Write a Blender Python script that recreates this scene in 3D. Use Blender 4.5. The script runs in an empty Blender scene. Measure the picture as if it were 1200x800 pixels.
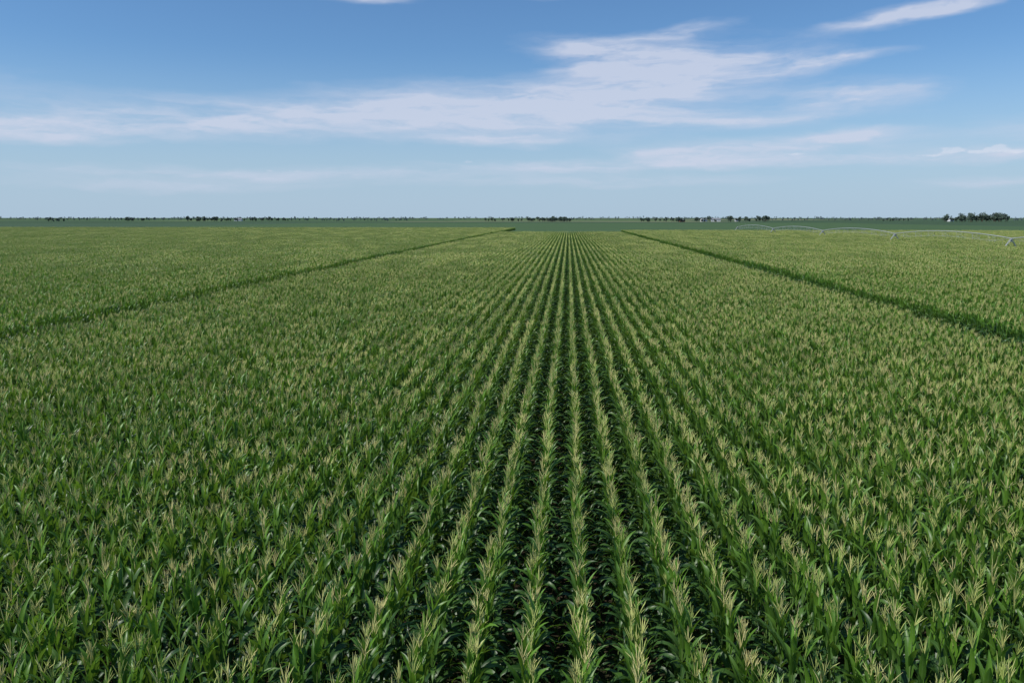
import bpy, math, random
import numpy as np
import mathutils
from mathutils import Vector, Matrix
random.seed(7)
R = random.Random(11)
S = bpy.context.scene
S.view_settings.view_transform = 'Standard'
S.view_settings.look = 'None'
S.view_settings.exposure = 0

# ------------------------------------------------------------ camera
CAM_H = 8.0
PITCH = math.radians(8.84)
YAW = math.radians(4.0)
cam = bpy.data.cameras.new("camera")
cam.sensor_width = 36; cam.lens = 28
cam.clip_start = 0.1; cam.clip_end = 60000
camo = bpy.data.objects.new("camera", cam)
S.collection.objects.link(camo)
camo.location = (0, 0, CAM_H)
camo.rotation_euler = (math.pi/2 - PITCH, 0, YAW)
S.camera = camo
FPX = 28/36*1200
def ray(px, py):
    v = Vector(((px-600)/FPX, -(py-400)/FPX, -1))
    m = Matrix.Rotation(YAW, 3, 'Z') @ Matrix.Rotation(math.pi/2-PITCH, 3, 'X')
    return (m @ v).normalized()
def ground_at(px, depth):
    t = (px-600)/FPX
    rx = t*depth
    return (rx*math.cos(YAW) - depth*math.sin(YAW), rx*math.sin(YAW) + depth*math.cos(YAW))

# ------------------------------------------------------------ node helpers
class N:
    def __init__(s, tree): s.t = tree
    def new(s, typ, **kw):
        n = s.t.nodes.new(typ)
        for k, v in kw.items(): setattr(n, k, v)
        return n
    def put(s, sock, v):
        if isinstance(v, bpy.types.NodeSocket): s.t.links.new(v, sock)
        else: sock.default_value = v
    def math(s, op, a, b=None, c=None, clamp=False):
        n = s.new('ShaderNodeMath', operation=op); n.use_clamp = clamp
        s.put(n.inputs[0], a)
        if b is not None: s.put(n.inputs[1], b)
        if c is not None: s.put(n.inputs[2], c)
        return n.outputs[0]
    def noise(s, vec, scale, detail=3, rough=0.5, dist=0.0, w=None):
        n = s.new('ShaderNodeTexNoise')
        s.put(n.inputs['Vector'], vec)
        n.inputs['Scale'].default_value = scale; n.inputs['Detail'].default_value = detail
        n.inputs['Roughness'].default_value = rough; n.inputs['Distortion'].default_value = dist
        return n.outputs['Fac'], n.outputs['Color']
    def mix(s, f, a, b, blend='MIX'):
        n = s.new('ShaderNodeMix', data_type='RGBA', blend_type=blend)
        s.put(n.inputs['Factor'], f); s.put(n.inputs['A'], a); s.put(n.inputs['B'], b)
        return n.outputs['Result']
    def rng(s, v, a, b, c, d, smooth=False):
        n = s.new('ShaderNodeMapRange'); n.clamp = True
        if smooth: n.interpolation_type = 'SMOOTHSTEP'
        s.put(n.inputs[0], v)
        for i, x in enumerate((a, b, c, d)): n.inputs[i+1].default_value = x
        return n.outputs[0]
def rgb(*c): return (*c, 1)
def mat(name):
    m = bpy.data.materials.new(name); m.use_nodes = True
    m.node_tree.nodes.clear()
    n = N(m.node_tree)
    o = n.new('ShaderNodeOutputMaterial')
    return m, n, o
def simple(name, col, rough=0.6, metal=0.0, var=0.15, scale=3.0):
    m, n, o = mat(name)
    g = n.new('ShaderNodeNewGeometry').outputs['Position']
    f, _ = n.noise(g, scale, 4)
    c = n.mix(n.rng(f, 0.3, 0.7, 0, 1), rgb(*[x*(1-var) for x in col]), rgb(*[min(1, x*(1+var)) for x in col]))
    p = n.new('ShaderNodeBsdfPrincipled')
    n.put(p.inputs['Base Color'], c); p.inputs['Roughness'].default_value = rough
    p.inputs['Metallic'].default_value = metal
    n.t.links.new(p.outputs[0], o.inputs[0])
    return m

# ------------------------------------------------------------ sun + sky
SUN_EL = math.radians(50); SUN_AZ = math.radians(246)
sd = Vector((math.sin(SUN_AZ)*math.cos(SUN_EL), math.cos(SUN_AZ)*math.cos(SUN_EL), math.sin(SUN_EL)))
sun = bpy.data.lights.new("sun", 'SUN'); sun.energy = 4.3; sun.angle = math.radians(0.5); sun.color = (1.0, 0.96, 0.87)
suno = bpy.data.objects.new("sun", sun); S.collection.objects.link(suno)
suno.rotation_euler = sd.to_track_quat('Z', 'Y').to_euler(); suno.location = (0, 0, 60)

w = bpy.data.worlds.new("World"); S.world = w; w.use_nodes = True
try:
    w.cycles.sampling_method = 'MANUAL'; w.cycles.sample_map_resolution = 256
except Exception: pass
w.node_tree.nodes.clear(); n = N(w.node_tree)
wo = n.new('ShaderNodeOutputWorld'); bg = n.new('ShaderNodeBackground')
n.t.links.new(bg.outputs[0], wo.inputs[0]); bg.inputs[1].default_value = 0.09
sky = n.new('ShaderNodeTexSky', sky_type='NISHITA'); sky.sun_disc = False
sky.sun_elevation = SUN_EL; sky.sun_rotation = SUN_AZ
sky.air_density = 1.0; sky.dust_density = 0.4; sky.ozone_density = 2.2; sky.altitude = 400
tc = n.new('ShaderNodeTexCoord').outputs['Generated']
sx = n.new('ShaderNodeSeparateXYZ'); n.put(sx.inputs[0], tc)
hs = n.mix(1.0, sky.outputs[0], rgb(0.74, 1.03, 1.28), 'MULTIPLY')
haze = n.rng(sx.outputs[2], 0.0, 0.20, 0.88, 0.0, True)
c0 = n.mix(haze, hs, rgb(4.6, 6.1, 7.8))
n.put(bg.inputs[0], c0)

# ---- cirrus sheet : a curved layer 20 km out, cover stored on its vertices, brightness by emission
def vnoise(x, y, seed):
    rs = np.random.RandomState(seed); T = rs.rand(256, 256)
    xi = np.floor(x).astype(int); yi = np.floor(y).astype(int); fx = x-xi; fy = y-yi
    fx = fx*fx*fx*(fx*(fx*6-15)+10); fy = fy*fy*fy*(fy*(fy*6-15)+10)
    a = T[yi%256, xi%256]; b = T[yi%256, (xi+1)%256]; c = T[(yi+1)%256, xi%256]; d = T[(yi+1)%256, (xi+1)%256]
    return (a*(1-fx)+b*fx)*(1-fy)+(c*(1-fx)+d*fx)*fy
def fbm(x, y, seed, oc=5, rough=.55):
    t = 0; amp = 1; s = 0
    for o in range(oc):
        t = t+amp*vnoise(x*2**o+17.3*o, y*2**o+5.1*o, seed+o); s += amp; amp *= rough
    return t/s
def pxae(px, py):
    d = ray(px, py); return math.atan2(d.x, d.y), math.asin(d.z)
AZ = np.linspace(-1.0, .87, 1600); EL = np.linspace(.004, .36, 400)
A, E = np.meshgrid(AZ, EL)
P1 = FPX
wa = (fbm(A*5, E*22, 1, 4)-.5); we = (fbm(A*5, E*22, 21, 4)-.5)
wb = (fbm(A*22, E*90, 41, 4)-.5); wf = (fbm(A*22, E*90, 61, 4)-.5)
A2 = A+wa*.12+wb*.04; E2 = E+we*.014+wf*.008
clouds = [
 (-60,148,140,8,-1,1.0),(60,146,130,9,-1,1.15),(200,141,150,11,-2,1.2),(370,134,140,14,-2,1.15),(520,131,130,19,-1,1.15),(640,125,120,25,0,1.15),(750,112,100,26,3,.95),
 (860,141,110,7,0,.9),
 (715,58,60,12,-4,1.0),(790,68,90,18,0,1.0),(880,77,95,12,2,1.0),(965,70,70,5,2,1.0),(745,92,80,18,-12,.8),(790,38,50,5,5,.9),
 (1010,112,85,12,0,1.15),(885,174,130,9,3,1.05),(780,176,60,8,0,.8),(980,160,55,6,6,.95),
 (1065,18,75,7,7,1.2),(1140,6,60,6,6,1.1),(420,-2,50,5,0,.9),(620,-4,50,4,0,.5),
 (560,162,55,5,0,1.1),(340,203,260,7,0,.75),(660,193,140,6,1,.9),(900,188,190,6,1,.9),(1130,183,100,6,0,1.0),
 (1170,213,110,6,0,.65),(720,212,160,6,0,.65),(200,215,200,6,0,.5),(1330,150,120,14,0,.7),(-250,90,150,14,4,.7)]
tot = np.zeros_like(A)
for px, py, hw, hh, tilt, amp in clouds:
    a, e = pxae(px, py); t = math.radians(tilt); da = A2-a; de = E2-e
    u = (da*math.cos(t)+de*math.sin(t))/(hw/P1); v = (-da*math.sin(t)+de*math.cos(t))/(hh/P1)
    tot += amp*np.exp(-(u*u+v*v))
st = fbm(A2*9+E2*6, E2*75, 81, 6, .6)
st2 = fbm(A2*40, E2*160, 99, 4, .6)
D = np.minimum(tot, 1.2)*(.38+.80*np.clip((st-.28)/.44, 0, 1)+.40*(st2-.5))
D = np.clip((D-.06)/.97, 0, 1)*.82
cu = np.zeros_like(A); A3 = A+wb*.02; E3 = E+wf*.008
for px, py, hw, hh, amp in [(1085,182,14,2.6,.9),(1108,178,9,4,1),(1121,176,8,4,1),(1140,180,14,3,.9),(1165,174,8,5,1.1),(1172,177,12,4,1),(1192,180,12,3,.9),(318,199,8,3,.7),(345,200,9,2.4,.6),(545,190,8,3,.6),(1230,176,22,4,.9),(930,181,18,2.2,.8)]:
    a, e = pxae(px, py); u = (A3-a)/(hw/P1); v = (E3-e)/(hh/P1); v = np.where(v < 0, v*2.2, v)
    cu += amp*np.exp(-(u*u+v*v))
puff = fbm(A*140, E*190, 131, 4, .6)
CU = np.clip((cu*(.35+1.4*puff)-.42)/.45, 0, 1)*.5
DT = 1-(1-D)*(1-CU)
edge = np.clip((.36-E)/.02, 0, 1)*np.clip((E-.004)/.02, 0, 1)*np.clip((A+1.0)/.05, 0, 1)*np.clip((.87-A)/.05, 0, 1)
DT *= edge
RAD = 20000.0
V = np.stack([RAD*np.cos(E)*np.sin(A), RAD*np.cos(E)*np.cos(A), RAD*np.sin(E)+CAM_H], -1).reshape(-1, 3)
H_, W2 = A.shape
ii = np.arange(H_*W2).reshape(H_, W2)
q = np.stack([ii[:-1,:-1], ii[:-1,1:], ii[1:,1:], ii[1:,:-1]], -1).reshape(-1, 4)
keep = DT.reshape(-1)[q].max(1) > .004
q = q[keep]; used = np.unique(q); remap = np.full(H_*W2, -1); remap[used] = np.arange(len(used)); q = remap[q]
me = bpy.data.meshes.new('cloud_layer')
me.from_pydata(V[used].tolist(), [], q.tolist())
me.update()
me.attributes.new('cloudcover', 'FLOAT', 'POINT').data.foreach_set('value', DT.reshape(-1)[used].astype(np.float32))
me.attributes.new('heap', 'FLOAT', 'POINT').data.foreach_set('value', CU.reshape(-1)[used].astype(np.float32))
m, n, o = mat('cloud_emission')
de = n.new('ShaderNodeAttribute', attribute_name='cloudcover').outputs['Fac']
he = n.new('ShaderNodeAttribute', attribute_name='heap').outputs['Fac']
em = n.new('ShaderNodeEmission'); n.put(em.inputs[0], n.mix(he, rgb(.61, .66, .80), rgb(.76, .80, .90)))  # clouds glow; their sunlit white is set as emission colour
tr = n.new('ShaderNodeBsdfTransparent'); mx = n.new('ShaderNodeMixShader'); n.put(mx.inputs[0], de)
n.t.links.new(tr.outputs[0], mx.inputs[1]); n.t.links.new(em.outputs[0], mx.inputs[2]); n.t.links.new(mx.outputs[0], o.inputs[0])
try: m.cycles.emission_sampling = 'NONE'
except Exception: pass
me.materials.append(m)
S.collection.objects.link(bpy.data.objects.new('cloud_layer', me))

# ------------------------------------------------------------ mesh helper
class MB:
    def __init__(s): s.v=[]; s.f=[]; s.m=[]; s.a=[]; s.b=[]
    def vert(s, p, a=0.0, b=0.0):
        s.v.append(tuple(p)); s.a.append(a); s.b.append(b); return len(s.v)-1
    def face(s, idx, m=0): s.f.append(tuple(idx)); s.m.append(m)
    def tube(s, p0, p1, r0, r1=None, k=6, m=0):
        r1 = r0 if r1 is None else r1
        p0=Vector(p0); p1=Vector(p1); d=(p1-p0).normalized()
        u = d.orthogonal().normalized(); w_=d.cross(u)
        A=[];B=[]
        for i in range(k):
            t=2*math.pi*i/k; o=u*math.cos(t)+w_*math.sin(t)
            A.append(s.vert(p0+o*r0)); B.append(s.vert(p1+o*r1))
        for i in range(k): s.face((A[i],A[(i+1)%k],B[(i+1)%k],B[i]), m)
        s.face(A[::-1],m); s.face(B,m)
    def box(s, c, d, m=0, rz=0.0):
        ids=[]; cs, sn = math.cos(rz), math.sin(rz)
        for z in (-1,1):
            for x,y in ((-1,-1),(1,-1),(1,1),(-1,1)):
                X=x*d[0]/2; Y=y*d[1]/2
                ids.append(s.vert((c[0]+X*cs-Y*sn, c[1]+X*sn+Y*cs, c[2]+z*d[2]/2)))
        for q in ((3,2,1,0),(4,5,6,7),(0,1,5,4),(1,2,6,5),(2,3,7,6),(3,0,4,7)): s.face([ids[i] for i in q], m)
    def obj(s, name, mats, link=True, smooth=False, attrs=False):
        me=bpy.data.meshes.new(name); me.from_pydata(s.v,[],s.f)
        for x in mats: me.materials.append(x)
        me.polygons.foreach_set('material_index', s.m)
        if smooth: me.polygons.foreach_set('use_smooth',[True]*len(s.f))
        if attrs:
            me.attributes.new('rib','FLOAT','POINT').data.foreach_set('value', s.a)
            me.attributes.new('pv','FLOAT','POINT').data.foreach_set('value', s.b)
        me.update()
        o=bpy.data.objects.new(name, me)
        if link: S.collection.objects.link(o)
        return o

# ------------------------------------------------------------ corn materials
def leaf_material(name, young, old_shaded):
    m, n, o = mat(name)
    pos = n.new('ShaderNodeNewGeometry').outputs['Position']
    rib = n.new('ShaderNodeAttribute', attribute_name='rib').outputs['Fac']
    pv = n.new('ShaderNodeAttribute', attribute_name='pv').outputs['Fac']
    fld, _ = n.noise(pos, 0.035, 2, 0.5)
    c = n.mix(pv, rgb(*old_shaded), rgb(*young))
    c = n.mix(n.rng(fld, .38, .66, 0, .4), c, rgb(0.15, 0.24, 0.025))
    c = n.mix(n.rng(rib, .8, 1.0, 0, .45), c, rgb(0.2, 0.32, 0.10))
    p = n.new('ShaderNodeBsdfPrincipled'); n.put(p.inputs['Base Color'], c)
    p.inputs['Roughness'].default_value = 0.42; p.inputs['Specular IOR Level'].default_value = 0.5
    t = n.new('ShaderNodeBsdfTranslucent'); n.put(t.inputs[0], n.mix(0.5, c, rgb(0.24, 0.40, 0.025)))
    mx = n.new('ShaderNodeMixShader'); mx.inputs[0].default_value = 0.33
    n.t.links.new(p.outputs[0], mx.inputs[1]); n.t.links.new(t.outputs[0], mx.inputs[2])
    n.t.links.new(mx.outputs[0], o.inputs[0])
    return m
def tassel_material():
    m, n, o = mat('corn_tassel')
    pv = n.new('ShaderNodeAttribute', attribute_name='pv').outputs['Fac']
    c = n.mix(pv, rgb(0.40, 0.48, 0.12), rgb(0.62, 0.56, 0.24))
    p = n.new('ShaderNodeBsdfPrincipled'); n.put(p.inputs['Base Color'], c); p.inputs['Roughness'].default_value = 0.8
    n.t.links.new(p.outputs[0], o.inputs[0]); return m
LEAF = leaf_material('corn_leaf', (0.145, 0.315, 0.032), (0.015, 0.062, 0.02))  # second green darkened and blued: row-gap shade and sky sheen in leaf colour
TASS = tassel_material()
STALK = simple('corn_stalk', (0.12, 0.2, 0.05), 0.6)

def leaf(mb, base, azm, L, W, th0, droop, seg, tone, rnd, fold=True):
    x, y, z = base
    side = rnd.uniform(-0.35, 0.35); roll0 = rnd.uniform(-0.35, 0.35); roll1 = roll0 + rnd.uniform(-0.9, 0.9)
    prev=None; px,py,pz=x,y,z
    for i in range(seg+1):
        t = i/seg
        ang = th0 - droop*(t**1.6)
        a2 = azm + side*t*t
        c2, s2 = math.cos(a2), math.sin(a2)
        if i:
            st=L/seg
            px += c2*math.cos(ang)*st; py += s2*math.cos(ang)*st; pz += math.sin(ang)*st
        wd = W*0.5*min(1.0, 0.45+t*3.0)*max(0.04, 1-t**2.4)
        r = roll0+(roll1-roll0)*t
        nx, ny, nz = -c2*math.sin(ang), -s2*math.sin(ang), math.cos(ang)
        lx, ly, lz = -s2, c2, 0
        cr, sr = math.cos(r), math.sin(r)
        Lx, Ly, Lz = lx*cr+nx*sr, ly*cr+ny*sr, lz*cr+nz*sr
        Nx, Ny, Nz = nx*cr-lx*sr, ny*cr-ly*sr, nz*cr-lz*sr
        up = wd*0.38
        wav = rnd.uniform(-0.2, 0.2)*wd
        if fold:
            cur=[mb.vert((px+Lx*wd+Nx*(up+wav), py+Ly*wd+Ny*(up+wav), pz+Lz*wd+Nz*(up+wav)), 0, tone),
                 mb.vert((px, py, pz), 1, tone),
                 mb.vert((px-Lx*wd+Nx*(up-wav), py-Ly*wd+Ny*(up-wav), pz-Lz*wd+Nz*(up-wav)), 0, tone)]
            if prev:
                mb.face((prev[0],prev[1],cur[1],cur[0])); mb.face((prev[1],prev[2],cur[2],cur[1]))
        else:
            cur=[mb.vert((px+Lx*wd, py+Ly*wd, pz+Lz*wd), .3, tone), mb.vert((px-Lx*wd, py-Ly*wd, pz-Lz*wd), .3, tone)]
            if prev: mb.face((prev[0],prev[1],cur[1],cur[0]))
        prev=cur

def ribbon3(mb, p0, d, L, r, bend, seg, tone):
    p=Vector(p0); d=Vector(d).normalized(); prev=None
    for i in range(seg+1):
        u=d.orthogonal().normalized(); v=d.cross(u)
        rr=r*(0.7 if i==0 else (1.0 if i<seg else 0.35))
        cur=[mb.vert(p+(u*math.cos(k*2.094)+v*math.sin(k*2.094))*rr,0,tone) for k in range(3)]
        if prev:
            for k in range(3): mb.face((prev[k],prev[(k+1)%3],cur[(k+1)%3],cur[k]),1)
        prev=cur
        p=p+d*(L/seg); d=(d+Vector((0,0,-bend/seg))).normalized()

def plant(mb, x, y, rnd, hi, tassel=True, hs=1.0):
    h = hs*rnd.uniform(0.89, 1.07)
    lean = (rnd.uniform(-.04,.04), rnd.uniform(-.05,.05))
    def at(z): return (x+lean[0]*z, y+lean[1]*z, z)
    base_az = rnd.uniform(0, 6.283); pt = rnd.random()
    zt = 2.0*h
    nl = 11 if hi else 8
    z0, z1 = (0.42, 1.9) if hi else (0.9, 1.9)
    for i in range(nl):
        f = i/(nl-1); z = (z0+(z1-z0)*f)*h
        azm = base_az + (math.pi if i%2 else 0) + rnd.uniform(-.5,.5)
        if z/h < 1.35: L=rnd.uniform(.56,.74); W=rnd.uniform(.09,.12); th=math.radians(rnd.uniform(60,74)); dr=math.radians(rnd.uniform(115,160))
        else:
            g=(z/h-1.35)/.55
            L=rnd.uniform(.58,.78)-g*.22; W=rnd.uniform(.098,.128)-g*.028; th=math.radians(rnd.uniform(74,86)+3*g); dr=math.radians(rnd.uniform(20,105)*(1-.5*g))
        tone = min(1, max(0, max(0,z/h-1.0)**1.5*1.1 + (pt-.5)*.4 + rnd.uniform(-.18,.18)))  # upper leaves young and light; lower ones get the shade-darkened green
        leaf(mb, at(z), azm, L*h, W*(1 if hi else 1.1), th, dr, 7 if hi else 4, tone, rnd, hi)
    a=at(0 if hi else .8); b=at(zt+.02)
    u=[mb.vert((a[0]+.013*math.cos(k*2.094),a[1]+.013*math.sin(k*2.094),a[2])) for k in range(3)]
    v=[mb.vert((b[0]+.006*math.cos(k*2.094),b[1]+.006*math.sin(k*2.094),b[2])) for k in range(3)]
    for k in range(3): mb.face((u[k],u[(k+1)%3],v[(k+1)%3],v[k]),2)
    if tassel:
        tt = rnd.random(); spread = rnd.uniform(.35, .9)
        tl = Vector((lean[0],lean[1],1))+Vector((rnd.uniform(-.12,.12),rnd.uniform(-.12,.12),0))
        r = .0058 if hi else .0087
        ribbon3(mb, at(zt-.05), tl, rnd.uniform(.38,.48)*h, r*1.25, .12, 3 if hi else 2, tt)
        nb = rnd.randint(6,10) if hi else 5
        for k in range(nb):
            aa=rnd.uniform(0,6.283); sp=spread*rnd.uniform(.3,.9)
            zz=zt+.04+rnd.uniform(0,.12)
            ribbon3(mb, at(zz), (math.cos(aa)*sp, math.sin(aa)*sp, 1), rnd.uniform(.17,.28), r, rnd.uniform(.15,.8), 3 if hi else 2, tt)

ROW=0.76; SP=0.182; SEG_N=16; SEG_L=SP*SEG_N
BL_R=4; BL_N=48; BL_L=SP*BL_N; BL_W=ROW*BL_R
stand = bpy.data.collections.new('corn_plants')
idx={}
cnt=0
def add_template(mb, key):
    global cnt
    o=mb.obj('corn_plants_%02d'%cnt,[LEAF,TASS,STALK],link=False,smooth=True,attrs=True)
    stand.objects.link(o); idx.setdefault(key,[]).append(cnt); cnt+=1
for key, num, tp, hs_ in (('hm',16,.94,1.0),('hs',10,.62,1.0)):
    for q in range(num):
        mb=MB()
        for r_ in (-.5,.5):
            for i in range(SEG_N):
                if R.random()<0.03: continue
                plant(mb, r_*ROW+R.gauss(0,.02), (i+.5)*SP-SEG_L/2+R.uniform(-.045,.045), R, True, R.random()<tp, hs_*R.choice((1,1,1,.94,1.03)))
        add_template(mb,key)
for key, num, tp in (('lm',6,.94),('ls',6,.8)):
    for q in range(num):
        mb=MB()
        for r_ in range(BL_R):
            for i in range(BL_N):
                plant(mb, (r_+.5)*ROW-BL_W/2+R.gauss(0,.025), (i+.5)*SP-BL_L/2+R.uniform(-.04,.04), R, False, R.random()<tp)
        add_template(mb,key)

gn = bpy.data.node_groups.new('plant_corn','GeometryNodeTree')
gn.interface.new_socket('Geometry',in_out='INPUT',socket_type='NodeSocketGeometry')
gn.interface.new_socket('Geometry',in_out='OUTPUT',socket_type='NodeSocketGeometry')
gi=gn.nodes.new('NodeGroupInput'); go=gn.nodes.new('NodeGroupOutput')
ci=gn.nodes.new('GeometryNodeCollectionInfo'); ci.inputs['Collection'].default_value=stand
ci.inputs['Separate Children'].default_value=True; ci.inputs['Reset Children'].default_value=True
ip=gn.nodes.new('GeometryNodeInstanceOnPoints'); ip.inputs['Pick Instance'].default_value=True
def named(nm,t):
    a=gn.nodes.new('GeometryNodeInputNamedAttribute'); a.data_type=t; a.inputs[0].default_value=nm; return a.outputs[0]
cx=gn.nodes.new('ShaderNodeCombineXYZ')
gn.links.new(named('rot','FLOAT'),cx.inputs[2])
gn.links.new(gi.outputs[0],ip.inputs['Points']); gn.links.new(ci.outputs[0],ip.inputs['Instance'])
gn.links.new(named('vi','INT'),ip.inputs['Instance Index'])
gn.links.new(cx.outputs[0],ip.inputs['Rotation'])
gn.links.new(named('sc','FLOAT_VECTOR'),ip.inputs['Scale'])
gn.links.new(ip.outputs[0],go.inputs[0])

def visible(x,y,mg=14):
    X=x*math.cos(YAW)+y*math.sin(YAW); Y=-x*math.sin(YAW)+y*math.cos(YAW)
    return Y>1 and abs(X) < 0.70*(Y)+mg
def field(name, x0, x1, y0, y1, hk, lk, nearlim):
    pts=[];rot=[];vi=[];sc=[]
    nb=int((x1-x0)/BL_W)
    for b in range(nb):
        bx=x0+(b+.5)*BL_W
        yb=y0+R.uniform(-.6,.6)
        while yb<y1:
            yc=yb+BL_L/2
            if visible(bx,yc,18):
                d=math.hypot(bx,yc)
                if d<nearlim:
                    for r_ in range(2):
                        for k in range(3):
                            xx=bx-BL_W/2+(2*r_+1)*ROW; yy=yb+(k+.5)*SEG_L
                            pts.append((xx,yy,0)); rot.append(math.pi if R.random()<.5 else 0)
                            vi.append(R.choice(idx[hk])); s=R.uniform(.965,1.035)
                            sc.append((1 if R.random()<.5 else -1,1,s))
                else:
                    pts.append((bx,yc,0)); rot.append(math.pi if R.random()<.5 else 0)
                    vi.append(R.choice(idx[lk])); s=R.uniform(.975,1.025)
                    sc.append((1 if R.random()<.5 else -1,1,s))
            yb+=BL_L
    me=bpy.data.meshes.new(name); me.from_pydata(pts,[],[])
    me.attributes.new('rot','FLOAT','POINT').data.foreach_set('value',rot)
    me.attributes.new('vi','INT','POINT').data.foreach_set('value',vi)
    me.attributes.new('sc','FLOAT_VECTOR','POINT').data.foreach_set('vector',[c for v in sc for c in v])
    o=bpy.data.objects.new(name,me); S.collection.objects.link(o)
    md=o.modifiers.new('plants','NODES'); md.node_group=gn
    return o
XR0 = 0.26 - ROW/2
n_l=36; n_r=28
xl = XR0 - n_l*ROW; xr = XR0 + n_r*ROW
field('corn_field', xl, xr+.01, 0, 330, 'hm','lm',95)
field('corn_field', xl-2.7-BL_W*110, xl-2.7+.01, 0, 455, 'hs','ls',95)
field('corn_field', xr+3.0, xr+3.0+BL_W*75, 0, 372, 'hs','ls',95)

# ------------------------------------------------------------ ground
def axis(lim, inner, step, nout):
    a=list(np.arange(-inner, inner+1, step))
    out=[inner*( (lim/inner)**(i/nout)) for i in range(1,nout+1)]
    return [-v for v in out[::-1]]+a+out
gx=axis(14000,600,60,46); gy=axis(14000,600,60,46)
def gh(x,y):
    r=math.hypot(x,y); k=min(1,max(0,(r-620)/1800))
    return k*(4.2*mathutils.noise.noise(Vector((x/900,y/700,3)))+2.0*mathutils.noise.noise(Vector((x/300,y/260,8)))) - 2.0*k
mb=MB()
for yy in gy:
    for xx in gx: mb.vert((xx,yy,gh(xx,yy)))
W_=len(gx)
for j in range(len(gy)-1):
    for i in range(W_-1):
        a=j*W_+i; mb.face((a,a+1,a+1+W_,a+W_))
m, n, o = mat('ground_soil_and_fields')
pos=n.new('ShaderNodeNewGeometry').outputs['Position']
sp=n.new('ShaderNodeSeparateXYZ'); n.put(sp.inputs[0],pos)
X,Y=sp.outputs[0],sp.outputs[1]
cell=n.new('ShaderNodeCombineXYZ')
n.put(cell.inputs[0], n.math('FLOOR', n.math('DIVIDE', n.math('ADD',X,390.0), 800.0)))
n.put(cell.inputs[1], n.math('FLOOR', n.math('DIVIDE', n.math('SUBTRACT',Y,60.0), 400.0)))
wn=n.new('ShaderNodeTexWhiteNoise', noise_dimensions='3D'); n.put(wn.inputs[0],cell.outputs[0])
cr=n.new('ShaderNodeValToRGB'); n.put(cr.inputs[0],wn.outputs[0]); cr.color_ramp.interpolation='CONSTANT'
el_=cr.color_ramp.elements
el_[0].position=0; el_[0].color=rgb(0.05,0.09,0.045)
el_[1].position=0.3; el_[1].color=rgb(0.07,0.125,0.05)
for p_,c_ in ((.5,(0.055,0.10,0.055)),(.68,(0.12,0.17,0.07)),(.82,(0.06,0.105,0.055)),(.94,(0.18,0.19,0.11))):
    e=el_.new(p_); e.color=rgb(*c_)
far=cr.outputs[0]  # crop patch greens lightened and greyed, distance haze put into the colour
f,_=n.noise(pos,0.02,5,.6); far=n.mix(n.rng(f,.3,.7,0,.35),far,rgb(0.06,0.10,0.05))
f,_=n.noise(pos,1.2,4,.6); far=n.mix(n.rng(f,.4,.7,0,.3),far,rgb(0.03,0.055,0.025))
s1,_=n.noise(pos,3.0,6,.65); soil=n.mix(n.rng(s1,.3,.7,0,1),rgb(0.03,0.022,0.014),rgb(0.06,0.045,0.03))
s2,_=n.noise(pos,0.7,4,.6); soil=n.mix(n.rng(s2,.45,.6,0,.75),soil,rgb(0.02,0.04,0.013))
lim=n.math('LESS_THAN', Y, n.math('ADD', 333.0, n.math('ADD', n.math('MULTIPLY', n.math('LESS_THAN',X,xl), 124.0), n.math('MULTIPLY', n.math('GREATER_THAN',X,xr), 41.0))))
c=n.mix(lim,far,soil)
p=n.new('ShaderNodeBsdfPrincipled'); n.put(p.inputs['Base Color'],c); p.inputs['Roughness'].default_value=.95; p.inputs['Specular IOR Level'].default_value=.1
bp=n.new('ShaderNodeBump'); bp.inputs['Strength'].default_value=.6; bp.inputs['Distance'].default_value=.05; n.put(bp.inputs['Height'],s1); n.put(p.inputs['Normal'],bp.outputs[0])
n.t.links.new(p.outputs[0],o.inputs[0])
mb.obj('ground',[m],smooth=True)

# ------------------------------------------------------------ centre-pivot irrigation
GALV=simple('galvanised_steel',(0.37,0.39,0.40),.6,.1)
TYRE=simple('tyre_rubber',(0.03,0.03,0.03),.85)
piv=bpy.data.objects.new('center_pivot_irrigation_system',None); S.collection.objects.link(piv)
LAT=102.0
def P(depth,lat=0.0):
    X_=LAT+lat
    return Vector((X_*math.cos(YAW)-depth*math.sin(YAW), X_*math.sin(YAW)+depth*math.cos(YAW),0))
tow=[64,114,164,214,264,314,364]
ax=(P(100)-P(0)).normalized(); lt=Vector((ax.y,-ax.x,0))
for k,dp in enumerate(tow):
    mb=MB(); c=P(dp); top=c+Vector((0,0,3.75))
    for s_ in (-1,1):
        foot=c+lt*(2.05*s_)+Vector((0,0,.75))
        mb.tube(foot,top+ax*.25,.06,k=6); mb.tube(foot,top-ax*.25,.06,k=6)
        mb.tube(c+lt*(1.15*s_)+Vector((0,0,2.1)),c+Vector((0,0,2.1)),.035)
        wc_=c+lt*(2.05*s_)+Vector((0,0,.62))
        for j in range(20):
            t0=2*math.pi*j/20; t1=2*math.pi*(j+1)/20
            q0=wc_+(lt*math.cos(t0)+Vector((0,0,math.sin(t0))))*.5; q1=wc_+(lt*math.cos(t1)+Vector((0,0,math.sin(t1))))*.5
            mb.tube(q0,q1,.13,k=6,m=1)
        for j in range(4):
            t0=math.pi*j/4; dd=(lt*math.cos(t0)+Vector((0,0,math.sin(t0))))*.42
            mb.tube(wc_-dd,wc_+dd,.03)
    mb.tube(c-lt*2.05+Vector((0,0,.75)),c+lt*2.05+Vector((0,0,.75)),.08)
    mb.box(c+Vector((0,0,3.3)),(.35,.35,.45))
    t=mb.obj('drive_tower_%d'%(k+1),[GALV,TYRE]); t.parent=piv
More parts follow.
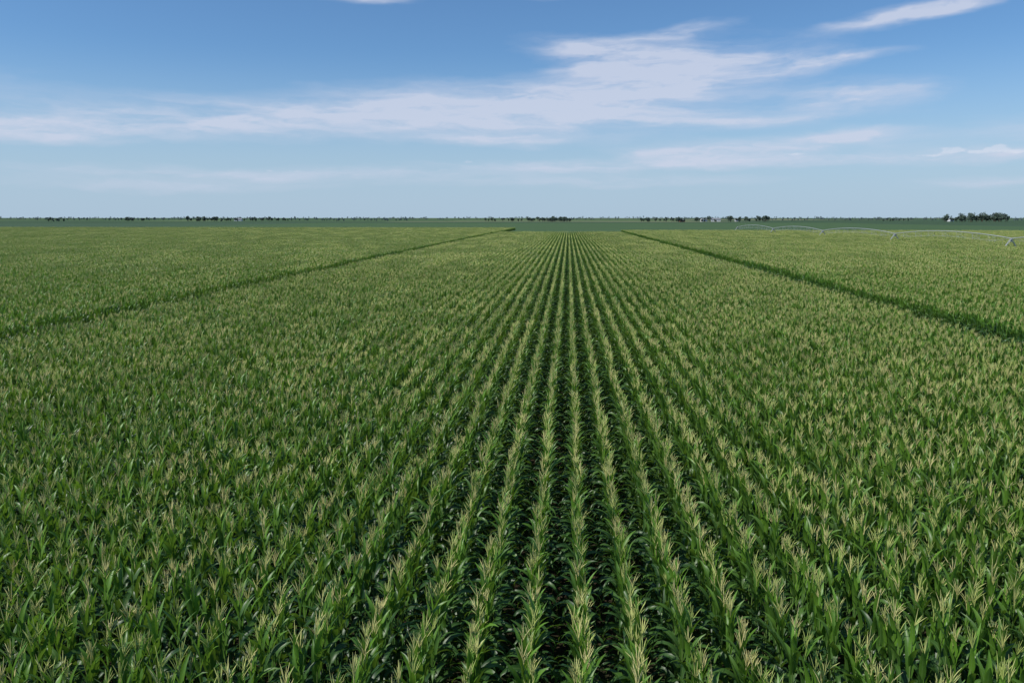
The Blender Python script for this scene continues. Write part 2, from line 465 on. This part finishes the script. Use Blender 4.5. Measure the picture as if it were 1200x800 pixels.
for k in range(len(tow)-1):
    mb=MB(); A_=P(tow[k]); B_=P(tow[k+1]); NS=16
    def pt(t,lat=0,rise=1.05,z=3.8,drop=0): return A_.lerp(B_,t)+lt*lat+Vector((0,0,z+rise*4*t*(1-t)-drop))
    for i in range(NS): mb.tube(pt(i/NS),pt((i+1)/NS),.08,k=8)
    for s_ in (-1,1):
        for i in range(8):
            t0=i/8; t1=(i+1)/8
            d0=.0 if i==0 else 1.15; d1=.0 if i==7 else 1.15
            mb.tube(pt(t0,s_*(.75 if i else 0),drop=d0),pt(t1,s_*(.75 if i<7 else 0),drop=d1),.014,k=4)
            if i:
                mb.tube(pt(t0,s_*.75,drop=1.15),pt(t0-.02,0),.022,k=4); mb.tube(pt(t0,s_*.75,drop=1.15),pt(t0+.035,0),.022,k=4)
    for i in range(1,8): mb.tube(pt(i/8,-.75,drop=1.15),pt(i/8,.75,drop=1.15),.018,k=4)
    for i in range(1,18):
        t=i/18; mb.tube(pt(t),pt(t,drop=1.3),.01,k=4); mb.tube(pt(t,drop=1.3),pt(t,drop=1.42),.05,.03,k=5)
    t=mb.obj('span_%d'%(k+1),[GALV]); t.parent=piv

# ------------------------------------------------------------ distant trees
def foliage(name,col):
    m,n,o=mat(name); pos=n.new('ShaderNodeNewGeometry').outputs['Position']
    f,_=n.noise(pos,.5,4,.6); c=n.mix(n.rng(f,.3,.7,0,1),rgb(*[x*.65 for x in col]),rgb(*[x*1.4 for x in col]))
    p=n.new('ShaderNodeBsdfPrincipled'); n.put(p.inputs['Base Color'],c); p.inputs['Roughness'].default_value=.8
    n.t.links.new(p.outputs[0],o.inputs[0]); return m
FOL=foliage('tree_foliage',(0.05,0.08,0.055)); FOL_HAZED=foliage('haze_tinted_foliage',(0.11,0.155,0.155))  # second foliage paler and bluer: distance haze put into the leaf colour
BARK=simple('tree_bark',(0.09,0.07,0.05),.9)
def tree(mb,x,y,z0,h,rnd,nleaf,ls):
    mb.tube((x,y,z0-1),(x,y,z0+h*.45),h*.03,h*.018,5,1)
    cl=[]
    for i in range(7):
        a=rnd.uniform(0,6.28); rr=h*rnd.uniform(.05,.3); zz=z0+h*rnd.uniform(.35,.85)
        cxp=Vector((x+math.cos(a)*rr,y+math.sin(a)*rr,zz)); cl.append((cxp,h*rnd.uniform(.13,.24)))
        mb.tube((x,y,z0+h*.3),cxp,h*.014,h*.005,4,1)
    for i in range(nleaf):
        c_,r_=rnd.choice(cl)
        d=Vector((rnd.gauss(0,1),rnd.gauss(0,1),rnd.gauss(0,1))).normalized()*r_*rnd.uniform(.5,1.05)
        p_=c_+d; u=Vector((rnd.uniform(-1,1),rnd.uniform(-1,1),rnd.uniform(-1,1))).normalized()*ls*rnd.uniform(.6,1.3)
        v=u.orthogonal().normalized()*ls*rnd.uniform(.5,1)
        ids=[mb.vert(q) for q in (p_-u-v*.3,p_+v*-.9,p_+u,p_+v)]; mb.face(ids,0)
def treemass(px0,px1,depth,count,h0,h1,m_=FOL,spread=60,nl=170,name='distant_trees'):
    mb=MB()
    for i in range(count):
        px=px0+(px1-px0)*R.random(); dd=depth+R.uniform(-spread,spread)
        x,y=ground_at(px,dd); tree(mb,x,y,gh(x,y),R.uniform(h0,h1)*R.choice((1,1,.75,1.15)),R,nl,(h0+h1)*.045)
    mb.obj(name,[m_,BARK])
treemass(1100,1135,1500,16,9,13); treemass(1118,1176,1520,38,12,17)
treemass(748,800,1700,26,6,11); treemass(812,846,1800,14,7,11); treemass(850,897,1650,28,9,13)
treemass(598,668,1700,36,6,11); treemass(638,664,1650,14,8,12); treemass(566,596,1900,12,5,9)
treemass(224,262,1900,20,8,12); treemass(262,342,2100,32,6,11); treemass(340,480,2600,44,5,10,FOL_HAZED,200)
treemass(50,200,2600,34,5,10,FOL_HAZED,200); treemass(150,178,1900,9,7,11); treemass(60,84,1800,6,6,10)
treemass(-60,1260,3600,360,6,13,FOL_HAZED,500,70); treemass(-100,1300,5200,360,10,18,FOL_HAZED,500,60)
treemass(900,1095,2700,44,6,11,FOL_HAZED,200); treemass(1180,1260,2200,26,6,11,FOL_HAZED,120); treemass(1030,1060,2000,8,6,9)

# ------------------------------------------------------------ farmstead buildings on the skyline
WHITE=simple('white_painted_siding',(0.6,0.61,0.61),.6,0,.06); ROOF=simple('grey_metal_roof',(0.2,0.21,0.22),.5); DARK=simple('dark_opening',(0.04,0.04,0.045),.4)
RED=simple('red_painted_siding',(0.2,0.06,0.045),.7); TIN=simple('corrugated_steel',(0.4,0.41,0.42),.5,.2)
def barn(name,px,depth,L,Wd,H,wall,rz):
    x,y=ground_at(px,depth); z=gh(x,y)
    e=bpy.data.objects.new(name,None); S.collection.objects.link(e); e.location=(x,y,z); e.rotation_euler=(0,0,rz)
    mb=MB(); mb.box((0,0,H/2-.5),(L,Wd,H+1))
    for s_ in (-1,1):
        a=[mb.vert((s_*L/2,-Wd/2,H)),mb.vert((s_*L/2,Wd/2,H)),mb.vert((s_*L/2,0,H+Wd*.3))]; mb.face(a if s_>0 else a[::-1])
    q=mb.obj('walls',[wall]); q.parent=e
    mb=MB()
    for s_ in (-1,1):
        r0=[mb.vert((t*(L/2+.5),s_*(Wd/2+.5),H-.1+k)) for t in (-1,1) for k in (0,.2)]
        r1=[mb.vert((t*(L/2+.5),0,H+.1+Wd*.3+k)) for t in (-1,1) for k in (0,.2)]
        mb.face((r0[1],r0[3],r1[3],r1[1])); mb.face((r0[0],r0[2],r1[2],r1[0])); mb.face((r0[0],r0[1],r0[3],r0[2])); mb.face((r0[0],r1[0],r1[1],r0[1])); mb.face((r0[2],r0[3],r1[3],r1[2]))
    q=mb.obj('roof',[ROOF]); q.parent=e
    mb=MB(); mb.box((0,-Wd/2-.03,H*.4),(H*.8,.1,H*.8))
    for t in (-.33,.33): mb.box((t*L,-Wd/2-.03,H*.55),(1.1,.1,1.3))
    q=mb.obj('doors_and_windows',[DARK]); q.parent=e
def bin_(px,depth,r,h):
    x,y=ground_at(px,depth); z=gh(x,y); mb=MB()
    mb.tube((x,y,z-.5),(x,y,z+h),r,r,20,0); mb.tube((x,y,z+h+.01),(x,y,z+h+r*.55),r*1.04,r*.12,20,0); mb.tube((x,y,z+h+r*.55),(x,y,z+h+r*.55+.6),.5,.5,8)
    mb.obj('grain_bin',[TIN])
barn('white_farmhouse',822,1760,12,9,4.5,WHITE,.3); barn('machine_shed',836,1790,20,12,4,WHITE,-.1); barn('red_barn',797,1700,10,8,3.5,RED,.2)
barn('machine_shed',283,2250,20,12,4,WHITE,.1); barn('white_farmhouse',1108,1720,10,8,4.5,WHITE,.4); bin_(860,1800,4,6)
